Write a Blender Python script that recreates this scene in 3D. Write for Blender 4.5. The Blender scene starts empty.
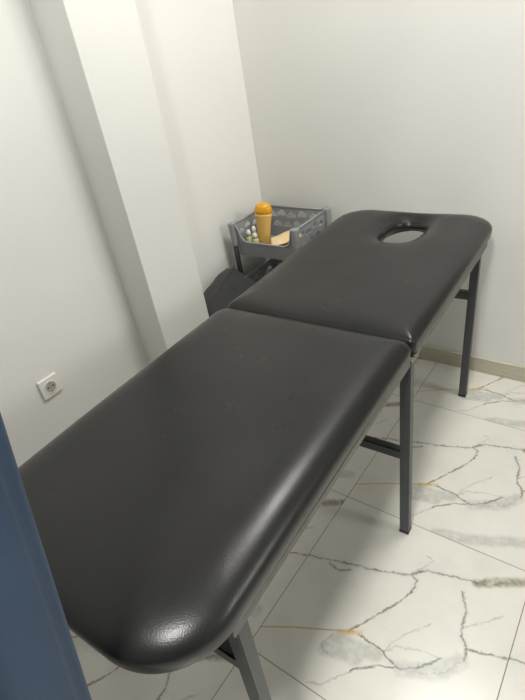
import bpy, bmesh, math, random
import numpy as np
from mathutils import Vector, Matrix, noise
C = bpy.context.scene.collection
scene = bpy.context.scene
PI = math.pi
random.seed(4)

# ------------------------------------------------------------------ helpers
def srgb(r, g, b):
    def f(c):
        c /= 255
        return c / 12.92 if c <= .04045 else ((c + .055) / 1.055) ** 2.4
    return (f(r), f(g), f(b), 1)

def link(o, parent=None):
    C.objects.link(o)
    if parent: o.parent = parent
    return o

def mesh_obj(name, verts, faces, mat, parent=None, smooth=False):
    me = bpy.data.meshes.new(name)
    me.from_pydata([tuple(v) for v in verts], [], faces)
    me.update()
    bm = bmesh.new(); bm.from_mesh(me)
    bmesh.ops.recalc_face_normals(bm, faces=bm.faces)
    bm.to_mesh(me); bm.free()
    if smooth:
        for p in me.polygons: p.use_smooth = True
    if mat: me.materials.append(mat)
    return link(bpy.data.objects.new(name, me), parent)

def bm_obj(name, bm, mat, parent=None, smooth=False):
    bmesh.ops.recalc_face_normals(bm, faces=bm.faces)
    me = bpy.data.meshes.new(name); bm.to_mesh(me); bm.free()
    if smooth:
        for p in me.polygons: p.use_smooth = True
    if mat: me.materials.append(mat)
    return link(bpy.data.objects.new(name, me), parent)

def add_box(bm, lo, hi, bevel=0.0, seg=2):
    lo = Vector(lo); hi = Vector(hi)
    t = bmesh.new()
    bmesh.ops.create_cube(t, size=1)
    for v in t.verts:
        v.co = Vector((lo[i] + (v.co[i] + .5) * (hi[i] - lo[i]) for i in range(3)))
    if bevel: bmesh.ops.bevel(t, geom=t.edges[:], offset=bevel, segments=seg, affect='EDGES', profile=.5)
    me = bpy.data.meshes.new('tmp'); t.to_mesh(me); t.free()
    bm.from_mesh(me); bpy.data.meshes.remove(me)

def box(name, lo, hi, mat, parent=None, bevel=0.0):
    bm = bmesh.new(); add_box(bm, lo, hi, bevel)
    return bm_obj(name, bm, mat, parent)

def tube_path(bm, pts, r, n=12, cap=True):
    pts = [Vector(p) for p in pts]
    rings = []
    for i, p in enumerate(pts):
        t = (pts[min(i + 1, len(pts) - 1)] - pts[max(i - 1, 0)]).normalized()
        a = t.orthogonal().normalized() if i == 0 else (rings_a - t * rings_a.dot(t)).normalized()
        rings_a = a
        b = t.cross(a)
        rr = r[i] if isinstance(r, (list, tuple)) else r
        rings.append([bm.verts.new(p + (a * math.cos(2 * PI * k / n) + b * math.sin(2 * PI * k / n)) * rr) for k in range(n)])
    for i in range(len(rings) - 1):
        for k in range(n):
            bm.faces.new((rings[i][k], rings[i][(k + 1) % n], rings[i + 1][(k + 1) % n], rings[i + 1][k]))
    if cap:
        bm.faces.new(rings[0]); bm.faces.new(rings[-1])

def lathe(bm, prof, n=32, sx=1, sy=1, origin=(0, 0, 0)):
    o = Vector(origin); rings = []
    for r, z in prof:
        if r < 1e-5: rings.append([bm.verts.new(o + Vector((0, 0, z)))])
        else: rings.append([bm.verts.new(o + Vector((r * sx * math.cos(2 * PI * k / n), r * sy * math.sin(2 * PI * k / n), z))) for k in range(n)])
    for a, b in zip(rings, rings[1:]):
        for k in range(n):
            k2 = (k + 1) % n
            if len(a) == 1 and len(b) == 1: continue
            if len(a) == 1: bm.faces.new((a[0], b[k], b[k2]))
            elif len(b) == 1: bm.faces.new((a[k], a[k2], b[0]))
            else: bm.faces.new((a[k], a[k2], b[k2], b[k]))
    if len(rings[0]) > 1: bm.faces.new(rings[0])
    if len(rings[-1]) > 1: bm.faces.new(rings[-1])

def plate_with_holes(outer, holes, thick, bevel=.0006):
    """2D outline with holes, filled and given thickness; returns a mesh in XY, z = +-thick/2"""
    cu = bpy.data.curves.new('plate', 'CURVE'); cu.dimensions = '2D'; cu.fill_mode = 'BOTH'
    cu.extrude = thick / 2
    for pts in [outer] + holes:
        s = cu.splines.new('POLY'); s.points.add(len(pts) - 1); s.use_cyclic_u = True
        for q, (x, y) in zip(s.points, pts): q.co = (x, y, 0, 1)
    o = bpy.data.objects.new('plate', cu); C.objects.link(o)
    dg = bpy.context.evaluated_depsgraph_get(); dg.update()
    me = bpy.data.meshes.new_from_object(o.evaluated_get(dg))
    bpy.data.objects.remove(o); bpy.data.curves.remove(cu)
    return me

def empty(name, loc, label, cat, rotz=0, group=None):
    o = bpy.data.objects.new(name, None); o.empty_display_size = .1
    o.location = loc; o.rotation_euler = (0, 0, rotz); C.objects.link(o)
    o['label'] = label; o['category'] = cat
    if group: o['group'] = group
    return o
def tag(o, label, cat, group=None):
    o['label'] = label; o['category'] = cat
    if group: o['group'] = group
    return o
def structure(o):
    o['kind'] = 'structure'; return o

# ------------------------------------------------------------------ materials
class NT:
    def __init__(s, name):
        s.m = bpy.data.materials.new(name); s.m.use_nodes = True
        s.t = s.m.node_tree; s.n = s.t.nodes; s.b = s.n['Principled BSDF']
    def new(s, typ, **kw):
        x = s.n.new(typ)
        for k, v in kw.items(): setattr(x, k, v)
        return x
    def set(s, **kw):
        for k, v in kw.items(): s.b.inputs[k.replace('_', ' ')].default_value = v
        return s
    def l(s, a, b): s.t.links.new(a, b)
    def coords(s, kind='Object'): return s.new('ShaderNodeTexCoord').outputs[kind]
    def noise(s, vec, scale, detail=4, rough=.5, dist=0):
        x = s.new('ShaderNodeTexNoise'); x.inputs['Scale'].default_value = scale
        x.inputs['Detail'].default_value = detail; x.inputs['Roughness'].default_value = rough
        x.inputs['Distortion'].default_value = dist
        s.l(vec, x.inputs['Vector']); return x
    def ramp(s, fac, stops):
        x = s.new('ShaderNodeValToRGB'); e = x.color_ramp.elements
        while len(e) > 1: e.remove(e[-1])
        e[0].position, e[0].color = stops[0]
        for p, c in stops[1:]:
            q = e.new(p); q.color = c
        s.l(fac, x.inputs[0]); return x.outputs[0]
    def mix(s, fac, a, b, blend='MIX'):
        x = s.new('ShaderNodeMix', data_type='RGBA', blend_type=blend)
        for sock, v in ((x.inputs[0], fac), (x.inputs[6], a), (x.inputs[7], b)):
            if isinstance(v, (int, float, tuple)): sock.default_value = v
            else: s.l(v, sock)
        return x.outputs[2]
    def math(s, op, a, b=None, c=None, clamp=False):
        x = s.new('ShaderNodeMath', operation=op, use_clamp=clamp)
        for i, v in enumerate((a, b, c)):
            if v is None: continue
            if isinstance(v, (int, float)): x.inputs[i].default_value = v
            else: s.l(v, x.inputs[i])
        return x.outputs[0]
    def bump(s, h, strength=.2, dist=.01):
        x = s.new('ShaderNodeBump'); x.inputs['Strength'].default_value = strength; x.inputs['Distance'].default_value = dist
        s.l(h, x.inputs['Height']); s.l(x.outputs[0], s.b.inputs['Normal'])

def simple(name, col, rough=.5, metal=0, var=.06, scale=30, bump=.0, bscale=200):
    t = NT(name); v = t.coords()
    n = t.noise(v, scale)
    dark = tuple(c * (1 - var) for c in col[:3]) + (1,)
    lite = tuple(min(1, c * (1 + var)) for c in col[:3]) + (1,)
    t.l(t.ramp(n.outputs['Fac'], [(.3, dark), (.7, lite)]), t.b.inputs['Base Color'])
    t.set(Roughness=rough, Metallic=metal)
    if bump: t.bump(t.noise(v, bscale, 3).outputs['Fac'], bump, .002)
    return t.m

def wall_mat():
    t = NT('painted_plaster'); v = t.coords()
    n = t.noise(v, 1.4, 3)
    base = t.ramp(n.outputs['Fac'], [(.3, srgb(232, 231, 226)), (.7, srgb(236, 235, 230))])
    # faint scuffs and specks of dirt
    s = t.noise(v, 9, 6, .65)
    sc = t.ramp(s.outputs['Fac'], [(.66, (0, 0, 0, 1)), (.78, (1, 1, 1, 1))])
    col = t.mix(t.math('MULTIPLY', sc, .1), base, srgb(168, 162, 146))
    t.l(col, t.b.inputs['Base Color']); t.set(Roughness=.55)
    t.b.inputs['Specular IOR Level'].default_value = .3
    t.bump(t.noise(v, 60, 4).outputs['Fac'], .06, .002)
    return t.m

def leather_mat():
    t = NT('black_leatherette'); v = t.coords()
    n = t.noise(v, 5, 5, .6)
    col = t.ramp(n.outputs['Fac'], [(.3, (.0115, .0115, .0118, 1)), (.75, (.016, .016, .0158, 1))])
    # faint worn smears
    mp = t.new('ShaderNodeMapping'); mp.inputs['Scale'].default_value = (9, 3, 9); t.l(v, mp.inputs[0])
    w = t.noise(mp.outputs[0], 2.2, 7, .7, .6)
    wm = t.ramp(w.outputs['Fac'], [(.6, (0, 0, 0, 1)), (.75, (1, 1, 1, 1))])
    col = t.mix(t.math('MULTIPLY', wm, .16), col, (.07, .07, .07, 1))
    t.l(col, t.b.inputs['Base Color'])
    r = t.noise(v, 14, 5, .6)
    rr = t.new('ShaderNodeMapRange'); t.l(r.outputs['Fac'], rr.inputs[0])
    rr.inputs[3].default_value = .23; rr.inputs[4].default_value = .36
    t.b.inputs['Specular IOR Level'].default_value = .36
    t.l(rr.outputs[0], t.b.inputs['Roughness'])
    vo = t.new('ShaderNodeTexVoronoi'); vo.inputs['Scale'].default_value = 420; t.l(v, vo.inputs['Vector'])
    h = t.math('ADD', t.math('MULTIPLY', vo.outputs['Distance'], .35), t.math('MULTIPLY', t.noise(v, 22, 5, .6).outputs['Fac'], 1.0))
    t.bump(h, .08, .004)
    return t.m

VEINS = {  # polylines measured in one 0.6 m tile, local x 0..0.6, y -0.6..0
 'dark': [[(-.002,-.269),(.086,-.244),(.163,-.224),(.23,-.205),(.304,-.173),(.338,-.139),(.406,-.118),(.474,-.106)],
          [(.076,-.26),(.109,-.271),(.141,-.249)], [(.34,-.43),(.378,-.437),(.413,-.412),(.437,-.383),(.455,-.358)],
          [(.504,-.299),(.483,-.272),(.475,-.246),(.475,-.203),(.449,-.156)],
          [(.304,-.173),(.327,-.183),(.325,-.224)]],
 'brown': [[(.325,-.224),(.306,-.271),(.275,-.324),(.238,-.392),(.221,-.419)], [(.248,-.414),(.274,-.414),(.324,-.419),(.34,-.43)],
           [(.37,-.437),(.318,-.466),(.27,-.505)], [(.477,-.255),(.475,-.203)], [(.506,-.332),(.504,-.299),(.528,-.294),(.566,-.283),(.596,-.274)]],
 'faint': [[(.182,-.451),(.171,-.489),(.20,-.50)], [(.304,-.173),(.345,-.096),(.321,-.093)], [(.455,-.358),(.397,-.369),(.348,-.386),(.327,-.414)],
           [(.324,-.419),(.336,-.381),(.364,-.333),(.403,-.289)], [(.379,-.438),(.44,-.414),(.48,-.381),(.506,-.332)],
           [(.477,-.255),(.51,-.219),(.562,-.169)], [(.185,-.592),(.219,-.579),(.245,-.546),(.27,-.509),(.29,-.488)]],
 'gold': [[(-.002,-.537),(.087,-.486),(.17,-.444),(.232,-.412)]],
 'goldwide': [[(.2,-.432),(.25,-.408)]],
 'olive': [[(.474,-.106),(.522,-.075),(.6,-.028)]],
 'pale': [[(.314,-.600),(.427,-.565),(.557,-.504)], [(.20,-.45),(.25,-.452),(.31,-.436)], [(.19,-.49),(.27,-.47)], [(.38,-.434),(.46,-.396),(.5,-.34)]],
}

def seg_group():
    g = bpy.data.node_groups.new('vein_segment', 'ShaderNodeTree')
    for n, t in (('P', 'NodeSocketVector'), ('A', 'NodeSocketVector'), ('BA', 'NodeSocketVector'), ('Inv', 'NodeSocketFloat')):
        g.interface.new_socket(n, in_out='INPUT', socket_type=t)
    g.interface.new_socket('D', in_out='OUTPUT', socket_type='NodeSocketFloat')
    i = g.nodes.new('NodeGroupInput'); o = g.nodes.new('NodeGroupOutput')
    def vm(op): x = g.nodes.new('ShaderNodeVectorMath'); x.operation = op; return x
    pa = vm('SUBTRACT'); g.links.new(i.outputs['P'], pa.inputs[0]); g.links.new(i.outputs['A'], pa.inputs[1])
    dt = vm('DOT_PRODUCT'); g.links.new(pa.outputs[0], dt.inputs[0]); g.links.new(i.outputs['BA'], dt.inputs[1])
    m = g.nodes.new('ShaderNodeMath'); m.operation = 'MULTIPLY'; m.use_clamp = True
    g.links.new(dt.outputs['Value'], m.inputs[0]); g.links.new(i.outputs['Inv'], m.inputs[1])
    sc = vm('SCALE'); g.links.new(i.outputs['BA'], sc.inputs[0]); g.links.new(m.outputs[0], sc.inputs['Scale'])
    sb = vm('DISTANCE'); g.links.new(pa.outputs[0], sb.inputs[0]); g.links.new(sc.outputs[0], sb.inputs[1])
    g.links.new(sb.outputs['Value'], o.inputs['D'])
    return g

def tile_mat():
    t = NT('marble_tile'); v = t.coords()   # floor object's origin is the tile corner
    sep = t.new('ShaderNodeSeparateXYZ'); t.l(v, sep.inputs[0])
    def frac(s): return t.math('MULTIPLY', t.math('FRACT', t.math('DIVIDE', s, .6)), .6)
    fx = frac(sep.outputs[0]); fy = t.math('SUBTRACT', frac(sep.outputs[1]), .6)
    comb = t.new('ShaderNodeCombineXYZ'); t.l(fx, comb.inputs[0]); t.l(fy, comb.inputs[1])
    loc = comb.outputs[0]
    # warp: veins wander; warp is the same in each tile
    nz = t.noise(loc, 16, 6, .65)
    sub = t.new('ShaderNodeVectorMath', operation='SUBTRACT'); t.l(nz.outputs['Color'], sub.inputs[0]); sub.inputs[1].default_value = (.5, .5, .5)
    sc = t.new('ShaderNodeVectorMath', operation='SCALE'); t.l(sub.outputs[0], sc.inputs[0]); sc.inputs['Scale'].default_value = .016
    ad = t.new('ShaderNodeVectorMath', operation='ADD'); t.l(loc, ad.inputs[0]); t.l(sc.outputs[0], ad.inputs[1])
    nz2 = t.noise(loc, 70, 4, .6)
    sub2 = t.new('ShaderNodeVectorMath', operation='SUBTRACT'); t.l(nz2.outputs['Color'], sub2.inputs[0]); sub2.inputs[1].default_value = (.5, .5, .5)
    sc2 = t.new('ShaderNodeVectorMath', operation='SCALE'); t.l(sub2.outputs[0], sc2.inputs[0]); sc2.inputs['Scale'].default_value = .016
    ad2 = t.new('ShaderNodeVectorMath', operation='ADD'); t.l(ad.outputs[0], ad2.inputs[0]); t.l(sc2.outputs[0], ad2.inputs[1]); ad = ad2
    fl = t.new('ShaderNodeVectorMath', operation='MULTIPLY'); t.l(ad.outputs[0], fl.inputs[0]); fl.inputs[1].default_value = (1, 1, 0)
    P = fl.outputs[0]
    grp = seg_group()
    def dist(key, P=P):
        d = None
        for line in VEINS[key]:
            for a, b in zip(line, line[1:]):
                g = t.new('ShaderNodeGroup'); g.node_tree = grp; t.l(P, g.inputs['P'])
                ba = (b[0] - a[0], b[1] - a[1], 0)
                g.inputs['A'].default_value = (a[0], a[1], 0); g.inputs['BA'].default_value = ba
                g.inputs['Inv'].default_value = 1 / (ba[0] ** 2 + ba[1] ** 2)
                d = g.outputs[0] if d is None else t.math('MINIMUM', d, g.outputs[0])
        return d
    def band(d, w0, w1):
        x = t.new('ShaderNodeMapRange', interpolation_type='SMOOTHSTEP'); t.l(d, x.inputs[0])
        x.inputs[1].default_value = w0; x.inputs[2].default_value = w1
        x.inputs[3].default_value = 1; x.inputs[4].default_value = 0
        return x.outputs[0]
    cloud = t.noise(loc, 5, 5, .6)
    base = t.ramp(cloud.outputs['Fac'], [(.3, srgb(207, 205, 196)), (.5, srgb(215, 213, 204)), (.7, srgb(219, 217, 209))])
    brk = t.noise(loc, 30, 4, .7)
    bk = t.ramp(brk.outputs['Fac'], [(.32, (.25, .25, .25, 1)), (.55, (1, 1, 1, 1))])
    def lay(col, d, w0, w1, c, amt, broken=True):
        m = band(d, w0, w1)
        m = t.math('MULTIPLY', m, amt)
        if broken: m = t.math('MULTIPLY', m, bk)
        return t.mix(m, col, c)
    wn = t.noise(loc, 26, 3, .6)
    wf = t.ramp(wn.outputs['Fac'], [(.3, (.35, .35, .35, 1)), (.7, (1, 1, 1, 1))])
    def vary(d): return t.math('DIVIDE', d, t.math('MULTIPLY', wf, 1.5))
    dd = dist('dark'); db = dist('brown'); df = dist('faint'); dg = dist('gold', P=loc)
    col = lay(base, dist('pale'), .010, .028, srgb(178, 179, 172), .75)
    col = lay(col, dd, .0, .016, srgb(196, 198, 194), .45)
    col = lay(col, vary(df), .0, .0045, srgb(150, 148, 138), .5)
    col = lay(col, dist('olive'), .004, .022, srgb(126, 121, 98), .9)
    col = lay(col, vary(dd), .0, .0052, srgb(104, 103, 97), .85)
    col = lay(col, vary(db), .0, .0052, srgb(116, 102, 78), .9)
    col = lay(col, dist('goldwide'), .001, .013, srgb(200, 166, 104), .7)
    col = lay(col, dg, 0.0006, .0036, srgb(188, 160, 104), .85, False)
    # thin background veins
    n2 = t.noise(loc, 7, 5, .6, .8)
    th = t.math('ABSOLUTE', t.math('SUBTRACT', n2.outputs['Fac'], .47))
    col = t.mix(t.math('MULTIPLY', band(th, .0, .006), .06), col, srgb(120, 118, 108))
    # joints
    jx = t.math('MINIMUM', fx, t.math('SUBTRACT', .6, fx))
    jy = t.math('MINIMUM', t.math('ADD', fy, .6), t.math('MULTIPLY', fy, -1))
    j = band(t.math('MINIMUM', jx, jy), .0008, .0016)
    col = t.mix(j, col, srgb(128, 124, 108))
    t.l(col, t.b.inputs['Base Color'])
    t.l(t.math('ADD', t.math('MULTIPLY', j, .4), .24), t.b.inputs['Roughness'])
    t.bump(t.math('MULTIPLY', j, -1.0), .5, .001)
    return t.m

def baseboard_mat():
    t = NT('beige_skirting_tile'); v = t.coords()
    mp = t.new('ShaderNodeMapping'); mp.inputs['Scale'].default_value = (3, 3, 60); t.l(v, mp.inputs[0])
    n = t.noise(mp.outputs[0], 2, 5, .6)
    t.l(t.ramp(n.outputs['Fac'], [(.3, srgb(182, 176, 156)), (.7, srgb(203, 198, 179))]), t.b.inputs['Base Color'])
    t.set(Roughness=.4); return t.m

def fabric_mat(name, c1, c2, rough=.85, wscale=900):
    t = NT(name); v = t.coords()
    n = t.noise(v, 9, 4)
    t.l(t.ramp(n.outputs['Fac'], [(.3, c1), (.7, c2)]), t.b.inputs['Base Color'])
    t.set(Roughness=rough)
    w = t.new('ShaderNodeTexWave'); w.inputs['Scale'].default_value = wscale / 3; t.l(v, w.inputs[0])
    t.b.inputs['Sheen Weight'].default_value = .15
    t.bump(w.outputs['Fac'], .15, .0005)
    return t.m

M_wall = wall_mat(); M_tile = tile_mat(); M_leather = leather_mat(); M_base = baseboard_mat()
M_ceil = simple('ceiling_paint', srgb(236, 235, 230), .8, var=.01, scale=3)
M_steel = simple('grey_painted_steel', srgb(80, 83, 85), .42, .2, .08, 12, .08, 90)
M_rail = simple('worn_steel_rail', srgb(122, 120, 113), .45, .35, .15, 20, .1, 80)
M_board = simple('black_base_board', srgb(34, 34, 34), .6, 0, .1, 20)
M_plastic = simple('grey_trolley_plastic', srgb(146, 148, 151), .38, 0, .03, 10)
M_black = simple('black_tube', srgb(30, 30, 31), .4, 0, .05, 10)
M_socket = simple('white_socket_plastic', srgb(236, 234, 226), .3, 0, .01, 10)
M_hole = simple('socket_dark_hole', srgb(24, 22, 20), .6)
M_brass = simple('socket_metal', srgb(170, 160, 130), .3, .9)
M_curtain = fabric_mat('blue_curtain_cloth', srgb(44, 65, 90), srgb(49, 71, 97))
M_bag = fabric_mat('charcoal_bag_cloth', srgb(50, 50, 51), srgb(60, 60, 61), .8, 500)
M_bottle = simple('amber_bottle_plastic', srgb(228, 186, 108), .32, 0, .03, 10)
M_cap = simple('orange_cap_plastic', srgb(228, 166, 30), .28, 0, .03, 10)
M_vial = simple('pale_oil_bottle', srgb(206, 204, 150), .25, 0, .1, 60)
M_label = simple('bottle_label_paper', srgb(214, 208, 170), .6, 0, .25, 220)
M_white = simple('white_cap_plastic', srgb(236, 236, 230), .35, 0, .01, 10)
M_cream = fabric_mat('cream_towel_cloth', srgb(236, 208, 158), srgb(246, 222, 176))
M_teal = simple('teal_lid_plastic', srgb(60, 122, 112), .35)
M_pale = fabric_mat('pale_blue_cloth', srgb(150, 160, 176), srgb(170, 178, 192))

# ------------------------------------------------------------------ the room
XW, YW, XE, CH = -.90, .914, .392, 2.75      # left wall, back wall, end of back wall, ceiling height
floor = box('floor', (-1.1, -3.3, -.05), (4.1, 4.1, 0), M_tile); structure(floor)
structure(box('ceiling', (-1.1, -3.3, CH), (4.1, 4.1, CH + .05), M_ceil))
structure(box('wall_left', (XW - .15, -3.3, 0), (XW, YW + .1, CH), M_wall))
bm = bmesh.new(); add_box(bm, (XW, YW, 0), (XE, 4.1, CH), .002)
structure(bm_obj('wall_back', bm, M_wall))
structure(box('wall_right', (4.0, -3.3, 0), (4.15, 4.1, CH), M_wall))
structure(box('wall_front', (XW, -3.3, 0), (4.0, -2.6, CH), simple('unseen_wall_darkened', srgb(74, 82, 92), .8)))  # unseen wall, coloured dark so the rounded foot end reflects less light
structure(box('wall_far', (XE, 4.0, 0), (4.0, 4.15, CH), M_wall))
bm = bmesh.new(); add_box(bm, (XW - .01, -.012, 0), (-.748, .245, CH), .0025)
structure(bm_obj('wall_pilaster', bm, M_wall))
structure(box('baseboard_back', (XW, YW - .011, 0), (XE + .0, YW, .075), M_base, bevel=.002))
structure(box('baseboard_end', (XE, YW - .011, 0), (XE + .011, 4.0, .075), M_base, bevel=.002))

# ------------------------------------------------------------------ massage table
T = empty('massage_table', (-.058, -.03, 0), 'long black padded massage table with a face hole on grey steel legs', 'massage table', math.radians(2.2))
Z0 = .690
def rrect(x0, x1, y0, y1, radii, n=26, wl=None):
    """rounded rectangle outline, radii = (nearR, farR, farL, nearL)"""
    pts = []
    cs = [(x1, y0, radii[0], -PI / 2), (x1, y1, radii[1], 0), (x0, y1, radii[2], PI / 2), (x0, y0, radii[3], PI)]
    for (cx, cy, r, a0) in cs:
        sx = -1 if cx == x1 else 1; sy = -1 if cy == y1 else 1
        ox, oy = cx + sx * r, cy + sy * r
        for k in range(n + 1):
            a = a0 + PI / 2 * k / n
            pts.append((ox + r * math.cos(a), oy + r * math.sin(a)))
    if wl: pts = [wl(x, y) for x, y in pts]
    # densify
    out = []
    for a, b in zip(pts, pts[1:] + pts[:1]):
        L = math.hypot(b[0] - a[0], b[1] - a[1]); k = max(1, int(L / .012))
        for j in range(k): out.append((a[0] + (b[0] - a[0]) * j / k, a[1] + (b[1] - a[1]) * j / k))
    return np.array(out)

def seg_dist(Q, poly):
    A = poly; B = np.roll(poly, -1, 0); BA = B - A
    L = (BA ** 2).sum(1) + 1e-12
    out = np.empty(len(Q))
    for i in range(0, len(Q), 2000):
        q = Q[i:i + 2000][:, None, :]
        h = np.clip(((q - A) * BA).sum(2) / L, 0, 1)
        out[i:i + 2000] = np.sqrt((((q - A) - h[..., None] * BA) ** 2).sum(2)).min(1)
    return out

def cushion(name, outline, centre, height, R, hole=None, extra=None, side=.028, tuck=.004, parent=T):
    """upholstered pad: star shaped about centre, vertical puffy side, rounded shoulder, optional hole"""
    c = np.array(centre); n = len(outline)
    rings = []           # list of (n,3)
    def ring(xy, z): rings.append(np.c_[xy, z])
    nrm = outline - c; nrm /= np.linalg.norm(nrm, axis=1)[:, None]
    if hole is not None:
        ang = np.arctan2(nrm[:, 1], nrm[:, 0]); ex = 2.6
        rad = (np.abs(np.cos(ang) / hole[0]) ** ex + np.abs(np.sin(ang) / hole[1]) ** ex) ** (-1 / ex)
        inner = c + nrm * rad[:, None]
    else:
        inner = np.tile(c, (n, 1)) + nrm * .001
    for k in range(6):   # side from underside up
        s = k / 5
        ring(outline - nrm * tuck * (1 - s) ** 2, np.full(n, Z0 + side * s))
    m = 46
    ts = [1 - (1 - (k / m)) ** 1.0 for k in range(m + 1)]
    # denser near both rims
    ts = [.5 - .5 * math.cos(PI * t) for t in ts]
    for t in ts[1:]:
        xy = outline * (1 - t) + inner * t
        do = seg_dist(xy, outline)
        Rv = np.array([R(x, y) for x, y in xy]) if callable(R) else np.full(n, R)
        q = 1 - np.clip(do / Rv, 0, 1)
        z = (height - side) * (1 - q ** 2.3) ** (1 / 2.0)
        if hole is not None:
            dh = np.linalg.norm(xy - inner, axis=1)
            qh = 1 - np.clip(dh / .07, 0, 1)
            z = np.minimum(z, (height - side)) * (1 - .6 * qh ** 2.2)
        if extra: z = z + np.array([extra(x, y) for x, y in xy]) * (1 - q)
        z = z + np.array([(noise.noise(Vector((x * 7, y * 5, 3))) * .0022) for x, y in xy]) * (1 - q)
        ring(xy, Z0 + side + z)
    for _ in range(14):      # relax the padding so no crease runs in from the corners
        zz = np.array([r[:, 2] for r in rings]); new = zz.copy()
        ang_ = (np.roll(zz, 1, 1) + np.roll(zz, -1, 1) + np.roll(zz, 2, 1) + np.roll(zz, -2, 1)) / 4
        rad_ = (zz[:-2] + zz[2:]) / 2
        new[8:-1] = .2 * zz[8:-1] + .5 * ang_[8:-1] + .3 * rad_[7:]
        for i_ in range(8, len(rings) - 1): rings[i_][:, 2] = new[i_]
    if hole is not None:
        top = rings[-1][:, 2].copy()
        for k in range(1, 7):
            s = k / 6
            xy = inner + nrm * .010 * math.sin(PI * s)*-1
            ring(xy, top * (1 - s) + Z0 * s)
    verts = np.concatenate(rings); faces = []
    nr = len(rings)
    for i in range(nr - 1):
        for k in range(n):
            k2 = (k + 1) % n
            faces.append((i * n + k, i * n + k2, (i + 1) * n + k2, (i + 1) * n + k))
    verts = [tuple(v) for v in verts]
    if hole is None:
        faces.append(tuple((nr - 1) * n + k for k in range(n))); faces.append(tuple(range(n))[::-1])
    else:
        for k in range(n):
            k2 = (k + 1) % n
            faces.append((k2, k, (nr - 1) * n + k, (nr - 1) * n + k2))
    return mesh_obj(name, verts, faces, M_leather, parent, True)

HW = .300
near_out = rrect(-HW, HW + .003, -.918, -.012, (.14, .03, .05, .07))
def Rn(x, y):
    t = min(1, max(0, (-.60 - y) / .25)); t = t * t * (3 - 2 * t)
    base = .075 + .05 * t
    if y > -.16: base = .075 + .01 * min(1, (y + .16) / .1)
    return base
near = cushion('cushion', near_out, (0, -.45), .068, Rn, extra=lambda x, y: .004 * math.cos(x * 4) )
near['label'] = 'long plain foot end cushion'
def waist(x, y):
    if x < 0:
        return (x + .012 * math.exp(-((y - .28) / .22) ** 2) * min(1, -x / .2), y)
    return (x, y)
far_out = rrect(-HW, HW + .003, -.009, .888, (.015, .11, .12, .02), wl=waist)
def ex_far(x, y):   # the head end sags between two pads, slight dent round the hole
    return -.016 * math.exp(-((x - .02) / .07) ** 2) * max(0, min(1, (y - .62) / .15)) + .004 * math.cos(x * 4)
farc = cushion('cushion', far_out, (.016, .69), .058, lambda x, y: .066, hole=(.076, .124), extra=ex_far)
farc['label'] = 'head end cushion with an oval face hole'
# boards under the pads
for (a, b) in ((-.880, -.02), (.006, .865)):
    bm = bmesh.new()
    w = HW - .016; ch = .05
    if a < 0:
        prof = [(-w + .0, a + .10), (-w + .09, a), (w - .11, a), (w, a + .12), (w, b), (-w, b)]
    else:
        prof = [(-w + .05, a), (w - .01, a), (w - .01, b - .1), (w - .1, b), (-w + .1, b), (-w + .02, b - .1)]
    def ring_at(z): return [bm.verts.new((x, y, z)) for x, y in prof]
    if a < 0:
        lo, hi = ring_at(Z0 - .010), ring_at(Z0 + .001)
        bm.faces.new(lo); bm.faces.new(hi)
        for k in range(len(prof)): bm.faces.new((lo[k], lo[(k + 1) % len(prof)], hi[(k + 1) % len(prof)], hi[k]))
        bm_obj('base_board', bm, M_board, T)
    else:
        # head board is a ring round the face hole
        hx, hy, cx, cy = .090, .138, .016, .69
        pr = [(x, y) for x, y in prof]
        hole_pts = [(cx + hx * math.cos(2 * PI * k / 36), cy + hy * math.sin(2 * PI * k / 36)) for k in range(36)]
        bm.free()
        me = plate_with_holes(pr, [hole_pts], .010)
        me.transform(Matrix.Translation((0, 0, Z0 - .0045))); me.materials.clear(); me.materials.append(M_board)
        link(bpy.data.objects.new('base_board', me), T)
# steel frames under the boards
RX = HW - .001
def frame(y0, y1):
    bm = bmesh.new()
    for s in (-1, 1):
        xo = s * RX; xi = s * (RX - .030)
        add_box(bm, (min(xo, xi), y0, Z0 - .014), (max(xo, xi), y1, Z0 - .010), .0008)
        xv = s * (RX - .004)
        add_box(bm, (min(xo, xv), y0, Z0 - .020), (max(xo, xv), y1, Z0 - .003), .0008)
    for y in (y0, min(y1 - .004, .50)):
        add_box(bm, (-RX + .004, y, Z0 - .020), (RX - .004, y + .004, Z0 - .010), .0008)
    return bm_obj('frame_rail', bm, M_rail, T)
frame(-.79, -.012); frame(.012, .755)
# hinge at the fold, one each side
for s in (-1, 1):
    bm = bmesh.new()
    add_box(bm, (s * RX - .002 + s * .002, -.025, Z0 - .019), (s * RX + .002 + s * .002, .025, Z0 - .006), .0008)
    tube_path(bm, [(s * (RX + .001), 0, Z0 - .026), (s * (RX + .001), 0, Z0 - .002)], .004, 12)
    bm_obj('hinge', bm, M_rail, T)
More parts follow.
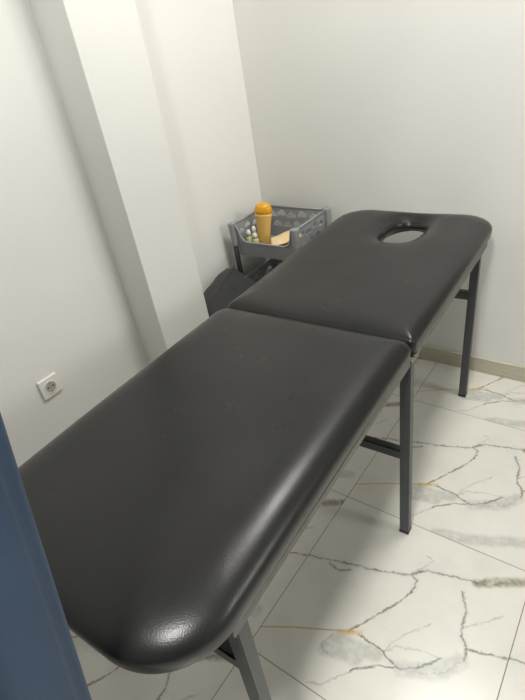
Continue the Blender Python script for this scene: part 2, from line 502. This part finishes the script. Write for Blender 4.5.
# legs: square tube, every leg a part
LW = .029
def leg(p_top, p_foot):
    bm = bmesh.new(); h = LW / 2
    rings = []
    for p in (p_foot, p_top):
        rings.append([bm.verts.new((p[0] + sx * h, p[1] + sy * h, p[2])) for sx, sy in ((-1, -1), (1, -1), (1, 1), (-1, 1))])
    bm.faces.new(rings[0]); bm.faces.new(rings[1])
    for k in range(4): bm.faces.new((rings[0][k], rings[0][(k + 1) % 4], rings[1][(k + 1) % 4], rings[1][k]))
    bmesh.ops.bevel(bm, geom=bm.edges[:], offset=.002, segments=2, affect='EDGES')
    o = bm_obj('leg', bm, M_steel, T)
    bm = bmesh.new(); add_box(bm, (p_foot[0] - h - .001, p_foot[1] - h - .001, 0), (p_foot[0] + h + .001, p_foot[1] + h + .001, .012), .002)
    bm_obj('rubber_foot', bm, M_black, o)
    return o
zt = Z0 - .0205
def pair(yt, yf, xt, xf, zbar):
    for s in (-1, 1): leg((s * xt, yt, zt), (s * xf, yf, .004))
    k = zbar / zt; y = yf + (yt - yf) * k; x = xf + (xt - xf) * k
    bm = bmesh.new()
    add_box(bm, (-x + LW / 2, y - .003, zbar - .015), (x - LW / 2, y + .001, zbar + .015), .0008)
    add_box(bm, (-x + LW / 2, y - .003, zbar + .011), (x - LW / 2, y + .022, zbar + .015), .0008)
    bm_obj('crossbar', bm, M_steel, T)
pair(-.765, -.765, RX - .020, RX - .020, .495)
pair(-.014, -.014, RX - .013, RX - .013, .335)
pair(.735, .738, RX - .028, RX - .036, .475)

# ------------------------------------------------------------------ plastic trolley in the corner
TX0, TX1, TY0, TY1 = -.843, -.497, .585, .862
W, D = TX1 - TX0, TY1 - TY0
R_ = empty('storage_trolley', ((TX0 + TX1) / 2, (TY0 + TY1) / 2, 0), 'grey plastic tiered trolley with cloud shaped cut-outs in the room corner', 'trolley')
def cloud(cx, cy, w, flip=1):
    pts = []
    lobes = [(-.28, .0, .22), (-.05, .12, .27), (.26, .02, .23)]
    for k in range(28):
        a = 2 * PI * k / 28; dx, dy = math.cos(a), math.sin(a); best = .05
        for (lx, ly, lr) in lobes:
            b = lx * dx + ly * dy; c = lx * lx + ly * ly - lr * lr; disc = b * b - c
            if disc > 0: best = max(best, b + math.sqrt(disc))
        y = max(dy * best, -.14)
        pts.append((cx + flip * dx * best * w, cy + y * w))
    return pts
BH = .145        # basket height
th = .004
def panel(name, basket, width, low, holes, mtx):
    """panel in XY plane, x along width centred, y from 0 to BH"""
    hw = width / 2
    if low:
        outer = [(-hw, 0), (hw, 0), (hw, BH)]
        q = [(hw - .010, BH - .004), (hw - .016, BH - .03), (hw - .024, BH - .058), (hw - .038, BH - .074), (hw - .06, BH - .08)]
        outer += q + [(-x, y) for x, y in reversed(q)] + [(-hw, BH)]
    else:
        outer = [(-hw, 0), (hw, 0), (hw, BH), (-hw, BH)]
    me = plate_with_holes(outer, holes, th)
    me.transform(mtx); return me
def basket(ztop):
    zb = ztop - BH
    bm = bmesh.new()
    tp = .014   # inward taper at the bottom
    def add(me):
        bm.from_mesh(me); bpy.data.meshes.remove(me)
    iw, idp = W - .034, D - .034
    tilt = math.atan2(tp, BH)
    RXm = Matrix.Rotation(PI / 2, 4, 'X')
    wide = [cloud(x, y, .052, f) for x, y, f in ((-.125, .105, 1), (-.075, .112, -1), (-.02, .105, 1), (.04, .112, 1), (.1, .105, -1), (.14, .062, 1), (-.1, .062, 1), (-.045, .058, -1), (.01, .064, 1), (.075, .06, 1))]
    side = [cloud(x, y, .044, f) for x, y, f in ((-.08, .098, 1), (-.03, .11, -1), (.025, .1, 1), (.08, .108, 1), (-.055, .058, 1), (0, .06, -1), (.055, .055, 1))]
    # back (y+), front (y-), left, right
    add(panel('b', None, iw, False, wide, Matrix.Translation((0, D / 2 - .008 - tp, zb)) @ Matrix.Rotation(-tilt, 4, 'X') @ RXm))
    add(panel('f', None, iw, True, [], Matrix.Translation((0, -D / 2 + .008 + tp, zb)) @ Matrix.Rotation(tilt, 4, 'X') @ RXm))
    add(panel('l', None, idp, False, side, Matrix.Rotation(PI / 2, 4, 'Z') @ Matrix.Translation((0, W / 2 - .008 - tp, zb)) @ Matrix.Rotation(-tilt, 4, 'X') @ RXm))
    add(panel('r', None, idp, False, side, Matrix.Rotation(-PI / 2, 4, 'Z') @ Matrix.Translation((0, W / 2 - .008 - tp, zb)) @ Matrix.Rotation(-tilt, 4, 'X') @ RXm))
    add_box(bm, (-W / 2 + .02, -D / 2 + .02, zb), (W / 2 - .02, D / 2 - .02, zb + .004), .001)
    o = bm_obj('basket', bm, M_plastic, R_)
    # rolled rim on three sides and the dipped front
    bm = bmesh.new()
    e = .008
    tube_path(bm, [(-W / 2 + e, -D / 2 + .018, ztop), (-W / 2 + e, D / 2 - .018, ztop)], .0052, 8)
    tube_path(bm, [(W / 2 - e, -D / 2 + .018, ztop), (W / 2 - e, D / 2 - .018, ztop)], .0052, 8)
    tube_path(bm, [(-W / 2 + .018, D / 2 - e, ztop), (W / 2 - .018, D / 2 - e, ztop)], .0052, 8)
    hw = iw / 2
    q = [(hw, 0), (hw - .010, .004), (hw - .016, .03), (hw - .024, .058), (hw - .038, .074), (hw - .06, .08)]
    path = [(x, dz) for x, dz in q] + [(-x, dz) for x, dz in reversed(q)]
    tube_path(bm, [(x, -D / 2 + e + tp * dz / BH - .002, ztop - dz) for x, dz in path], .0048, 8)
    bm_obj('rim', bm, M_plastic, o, True)
    # corner sleeves
    for sx in (-1, 1):
        for sy in (-1, 1):
            bm = bmesh.new()
            x, y = sx * (W / 2 - .006), sy * (D / 2 - .006)
            lathe(bm, [(0, -.098), (.0135, -.098), (.0145, -.09), (.0175, -.006), (.0185, .004), (.0185, .008), (.012, .011), (0, .012)], 20, origin=(x, y, ztop))
            bm_obj('corner_sleeve', bm, M_plastic, o, True)
    return o
for zt_ in (.72, .45, .185): basket(zt_)
for sx in (-1, 1):
    for sy in (-1, 1):
        bm = bmesh.new(); x, y = sx * (W / 2 - .006), sy * (D / 2 - .006)
        tube_path(bm, [(x, y, .045), (x, y, .715)], .0115, 16)
        bm_obj('post', bm, M_black, R_, True)
        bm = bmesh.new()
        tube_path(bm, [(x - .011, y, .022), (x + .011, y, .022)], .022, 20)
        add_box(bm, (x - .007, y - .012, .022), (x + .007, y + .012, .05), .002)
        bm_obj('castor', bm, M_black, R_)

zf = .72 - BH + .0045    # floor of the upper basket
# ---- big amber bottle
B_ = empty('lotion_bottle', (-.760, .702, zf + .0035), 'tall amber lotion bottle with round orange cap in trolley basket', 'bottle')
bm = bmesh.new()
lathe(bm, [(0, 0), (.024, 0), (.028, .004), (.030, .02), (.030, .05), (.0315, .09), (.035, .13), (.0395, .155), (.039, .164), (.02, .168), (0, .168)], 36, 1.1, .85)
bm_obj('body', bm, M_bottle, B_, True)
bm = bmesh.new()
lathe(bm, [(0, .166), (.036, .166), (.0395, .172), (.0395, .182), (.0365, .196), (.029, .207), (.017, .214), (0, .216)], 36, 1.1, .88)
bm_obj('cap', bm, M_cap, B_, True)
B_.scale = (.91, .91, .94); B_.rotation_euler = (math.radians(-3), math.radians(6), math.radians(20))
# ---- three small bottles
def vial(x, y, h, label, rot=0):
    V = empty('oil_bottle', (x, y, zf), label, 'bottle', rot, 'small oil bottles in the basket')
    bm = bmesh.new()
    lathe(bm, [(0, 0), (.0135, 0), (.0150, .003), (.0150, h * .62), (.010, h * .70), (.005, h * .74), (.005, h * .80), (0, h * .80)], 24)
    b = bm_obj('body', bm, M_vial, V, True)
    bm = bmesh.new(); lathe(bm, [(.0153, h * .18), (.0153, h * .52)], 24)
    me_faces = [f for f in bm.faces if len(f.verts) > 4]
    bmesh.ops.delete(bm, geom=me_faces, context='FACES_ONLY')
    bm_obj('paper_label', bm, M_label, b, True)
    bm = bmesh.new(); lathe(bm, [(0, h * .72), (.0105, h * .72), (.0105, h * .9), (.008, h * .96), (.006, h), (0, h)], 20)
    bm_obj('cap', bm, M_white, V, True)
vial(-.799, .650, .098, 'small oil bottle with white cap, leftmost beside the tall amber bottle')
vial(-.793, .684, .104, 'small oil bottle with white cap, tallest and middle of the three')
vial(-.768, .655, .084, 'small oil bottle with round white cap, shortest, nearest the amber bottle')
bm = bmesh.new(); lathe(bm, [(0, 0), (.009, 0), (.0095, .002), (.0095, .024), (.008, .03), (.006, .034), (0, .034)], 20, origin=(-.752, .655, zf))
tag(bm_obj('small_jar', bm, M_teal, None, True), 'tiny dark teal jar at the foot of the amber bottle', 'jar')
# ---- cream folded cloths
def cloth_fold(name, cx, cy, w, d, z, rot, layers, seed, mat):
    bm = bmesh.new(); n = 14
    prof = []
    for L in range(layers):
        th_ = .009; z0 = z + L * .0105
        nx, ny = 18, 12; top = []; bot = []
        for i in range(nx + 1):
            rt, rb = [], []
            for j in range(ny + 1):
                u, v_ = i / nx * 2 - 1, j / ny * 2 - 1
                e = max(abs(u), abs(v_)) ** 6
                x = u * w / 2 * (1 - .05 * L) * (1 - .06 * v_ * v_); y = v_ * d / 2 * (1 - .06 * u * u)
                wob = noise.noise(Vector((x * 22 + seed, y * 22, L))) * .006
                slope = (u + 1) * .004 * L
                c_, s_ = math.cos(rot + L * .1), math.sin(rot + L * .1)
                X, Y = cx + x * c_ - y * s_, cy + x * s_ + y * c_
                rt.append(bm.verts.new((X, Y, z0 + th_ * (1 - .5 * e) + max(wob, -.002) + slope)))
                rb.append(bm.verts.new((X, Y, z0 + th_ * .5 * e + (slope + max(wob, -.002) if L else 0))))
            top.append(rt); bot.append(rb)
        for i in range(nx):
            for j in range(ny):
                bm.faces.new((top[i][j], top[i + 1][j], top[i + 1][j + 1], top[i][j + 1]))
                bm.faces.new((bot[i][j], bot[i][j + 1], bot[i + 1][j + 1], bot[i + 1][j]))
        loop = [(i, 0) for i in range(nx)] + [(nx, j) for j in range(ny)] + [(i, ny) for i in range(nx, 0, -1)] + [(0, j) for j in range(ny, 0, -1)]
        for a, b in zip(loop, loop[1:] + loop[:1]):
            bm.faces.new((top[a[0]][a[1]], bot[a[0]][a[1]], bot[b[0]][b[1]], top[b[0]][b[1]]))
    return bm_obj(name, bm, mat, None, True)
tag(cloth_fold('folded_cloth', -.625, .690, .17, .13, zf + .001, .30, 5, 2., M_cream), 'cream folded cloth lying in the trolley basket right of the amber bottle', 'cloth')
tag(cloth_fold('folded_cloth', -.750, .664, .07, .06, .45 - BH + .006, .2, 9, 5., M_pale), 'small pale blue folded cloth in the shaded basket below the bottles', 'cloth')

# ------------------------------------------------------------------ charcoal bag in front of the trolley
def bag():
    G = empty('fabric_bag', (-.73, .43, 0), 'slouching charcoal fabric bag on the floor between wall and trolley', 'bag')
    bm = bmesh.new()
    bmesh.ops.create_cube(bm, size=2)
    bmesh.ops.subdivide_edges(bm, edges=bm.edges[:], cuts=30, use_grid_fill=True)
    for v in bm.verts:
        a, b, c = v.co
        # round the vertical corners and pinch the top edge
        k = 1 - .05 * max(0, a * a * b * b)
        x = -.726 + a * .166 * k; y = .400 + b * .158 * k
        h = .542 - .30 * (.56 - y) - .66 * max(0, x + .83) - .35 * max(0, .31 - y)
        h += .012 * noise.noise(Vector((x * 16, y * 12, 1)))
        e = max(abs(a), abs(b)) ** 10
        z = (c + 1) / 2 * (h - .012 * e)
        w_ = noise.noise(Vector((x * 11, y * 11, z * 9))) * .010 * math.sin(PI * (c + 1) / 2)
        bulge = .010 * math.sin(PI * (c + 1) / 2)
        nx = (abs(a) > .98) * (1 if a > 0 else -1); ny = (abs(b) > .98) * (1 if b > 0 else -1)
        x += nx * (w_ if a > 0 else 0) + (bulge * nx if a > 0 else 0); y += ny * (w_ if b < 0 else 0) + (bulge * ny if b < 0 else 0)
        v.co = (x + .73, y - .43, z)
    bm_obj('body', bm, M_bag, G, True)
    bm = bmesh.new(); pts = []
    for k in range(20):
        y = .552 - .29 * k / 19; x = -.83 + .02 * k / 19
        h = .542 - .30 * (.56 - y) - .66 * max(0, x + .83) - .35 * max(0, .31 - y) + .012 * noise.noise(Vector((x * 16, y * 12, 1)))
        pts.append((x + .73, y - .43, h + .001))
    tube_path(bm, pts, .0028, 8)
    bm_obj('seam', bm, M_bag, G, True)
bag()

# ------------------------------------------------------------------ wall socket
S_ = empty('wall_socket', (XW, -.4265, .5095), 'white round-hole power socket on the left wall', 'socket')
S_.scale = (1, .9, .9)
bm = bmesh.new(); add_box(bm, (0, -.041, -.041), (.011, .041, .041), .0045, 3)
# recess: frame made from a ring around the round opening
fr = bm_obj('cover_plate', bm, M_socket, S_)
ring_bm = bmesh.new(); n = 40
prof = [(.0265, .0108), (.0265, .0135), (.0235, .0135), (.0215, .0125)]
rr = [[ring_bm.verts.new((x, r * math.cos(2 * PI * k / n), r * math.sin(2 * PI * k / n))) for k in range(n)] for r, x in prof]
for a, b in zip(rr, rr[1:]):
    for k in range(n): ring_bm.faces.new((a[k], a[(k + 1) % n], b[(k + 1) % n], b[k]))
bm_obj('collar', ring_bm, M_socket, S_, True)
bm = bmesh.new()
M_recess = simple('socket_insert', srgb(176, 174, 162), .4)
tube_path(bm, [(.0109, 0, 0), (.0117, 0, 0)], .0222, 36)
ins = bm_obj('insert', bm, M_recess, S_)
for y, z in ((-.0105, 0), (.0105, 0)):
    bm = bmesh.new(); tube_path(bm, [(.0115, y, z), (.0121, y, z)], .0036, 14); bm_obj('pin_hole', bm, M_hole, ins)
bm = bmesh.new(); tube_path(bm, [(.0116, 0, .0), (.0122, 0, .0)], .0018, 12); bm_obj('screw', bm, M_hole, ins)
for z in (-.0195, .0195):
    bm = bmesh.new(); add_box(bm, (.0112, -.004, z - .003), (.0130, .004, z + .003), .0005); bm_obj('earth_contact', bm, M_brass, ins)

# ------------------------------------------------------------------ blue curtain near the camera
def curtain():
    nu, nv = 220, 70
    top = 2.35
    def edge_y(z): return -.9185 + (z - 1.1656) * .1723 + (.012 * math.sin((z - .2) * 3) - .0040) * (1 if z < .6 or z > 1.3 else 0) * 0
    V, F = [], []
    for j in range(nv + 1):
        z = .015 + (top - .015) * j / nv
        for i in range(nu + 1):
            u = i / nu                    # 0 at the free edge
            s = u * .85
            amp = .015 * min(1, s / .05)
            ph = s * 46 + .35 * math.sin(z * 1.7) + .8 * math.sin(s * 7)
            flare = 1 + .10 * (1 - z / top)
            y = edge_y(z) * 1 - s * (.80 + .2 * flare) - .006 * math.sin(2 * ph)
            x = .2 + amp * (math.sin(ph)) + .004 * math.sin(z * 3 + s * 9)
            V.append((x, y, z))
    w = nu + 1
    for j in range(nv):
        for i in range(nu):
            a = j * w + i; F.append((a, a + 1, a + w + 1, a + w))
    o = mesh_obj('curtain', V, F, M_curtain, None, True)
    md = o.modifiers.new('Solidify', 'SOLIDIFY'); md.thickness = .0016; md.offset = 0
    tag(o, 'deep blue hanging curtain at the left edge beside the table foot end', 'curtain')
curtain()

# ------------------------------------------------------------------ light
def area(name, loc, target, size, power, col=(1, .987, .95), sy=None):
    L = bpy.data.lights.new(name, 'AREA'); L.energy = power; L.color = col
    L.shape = 'RECTANGLE'; L.size = size; L.size_y = sy or size
    o = bpy.data.objects.new(name, L); C.objects.link(o); o.location = loc
    o.rotation_euler = (Vector(target) - Vector(loc)).to_track_quat('-Z', 'Y').to_euler()
    return o
area('ceiling_lamp_main', (.38, .42, CH - .03), (.38, .42, 0), .50, 18)
area('ceiling_lamp_front', (.5, -1.45, CH - .03), (.5, -1.45, 0), .30, 29)
area('side_lamp', (3.6, .6, 2.3), (0, 0, .8), .7, 19)
w = bpy.data.worlds.new('World'); scene.world = w; w.use_nodes = True
w.node_tree.nodes['Background'].inputs[0].default_value = (.9, .92, 1, 1)
w.node_tree.nodes['Background'].inputs[1].default_value = .3

# ------------------------------------------------------------------ camera
cd = bpy.data.cameras.new('camera'); cam = bpy.data.objects.new('camera', cd); C.objects.link(cam)
cd.sensor_fit = 'HORIZONTAL'; cd.sensor_width = 36; cd.lens = 36 * 500.6 / 525
cd.clip_start = .02
pitch, roll, yaw = .5669, -.1748, -.7146
d = Vector((math.cos(pitch) * math.sin(yaw), math.cos(pitch) * math.cos(yaw), -math.sin(pitch)))
r = d.cross(Vector((0, 0, 1))).normalized(); u = r.cross(d)
r2 = math.cos(roll) * r + math.sin(roll) * u; u2 = -math.sin(roll) * r + math.cos(roll) * u
m = Matrix((r2, u2, -d)).transposed().to_4x4(); m.translation = Vector((.6308, -1.0435, 1.4371))
cam.matrix_world = m
scene.camera = cam
vs = scene.view_settings
vs.view_transform = 'Standard'; vs.look = 'None'; vs.gamma = 1; vs.use_curve_mapping = False; vs.exposure = 0.60
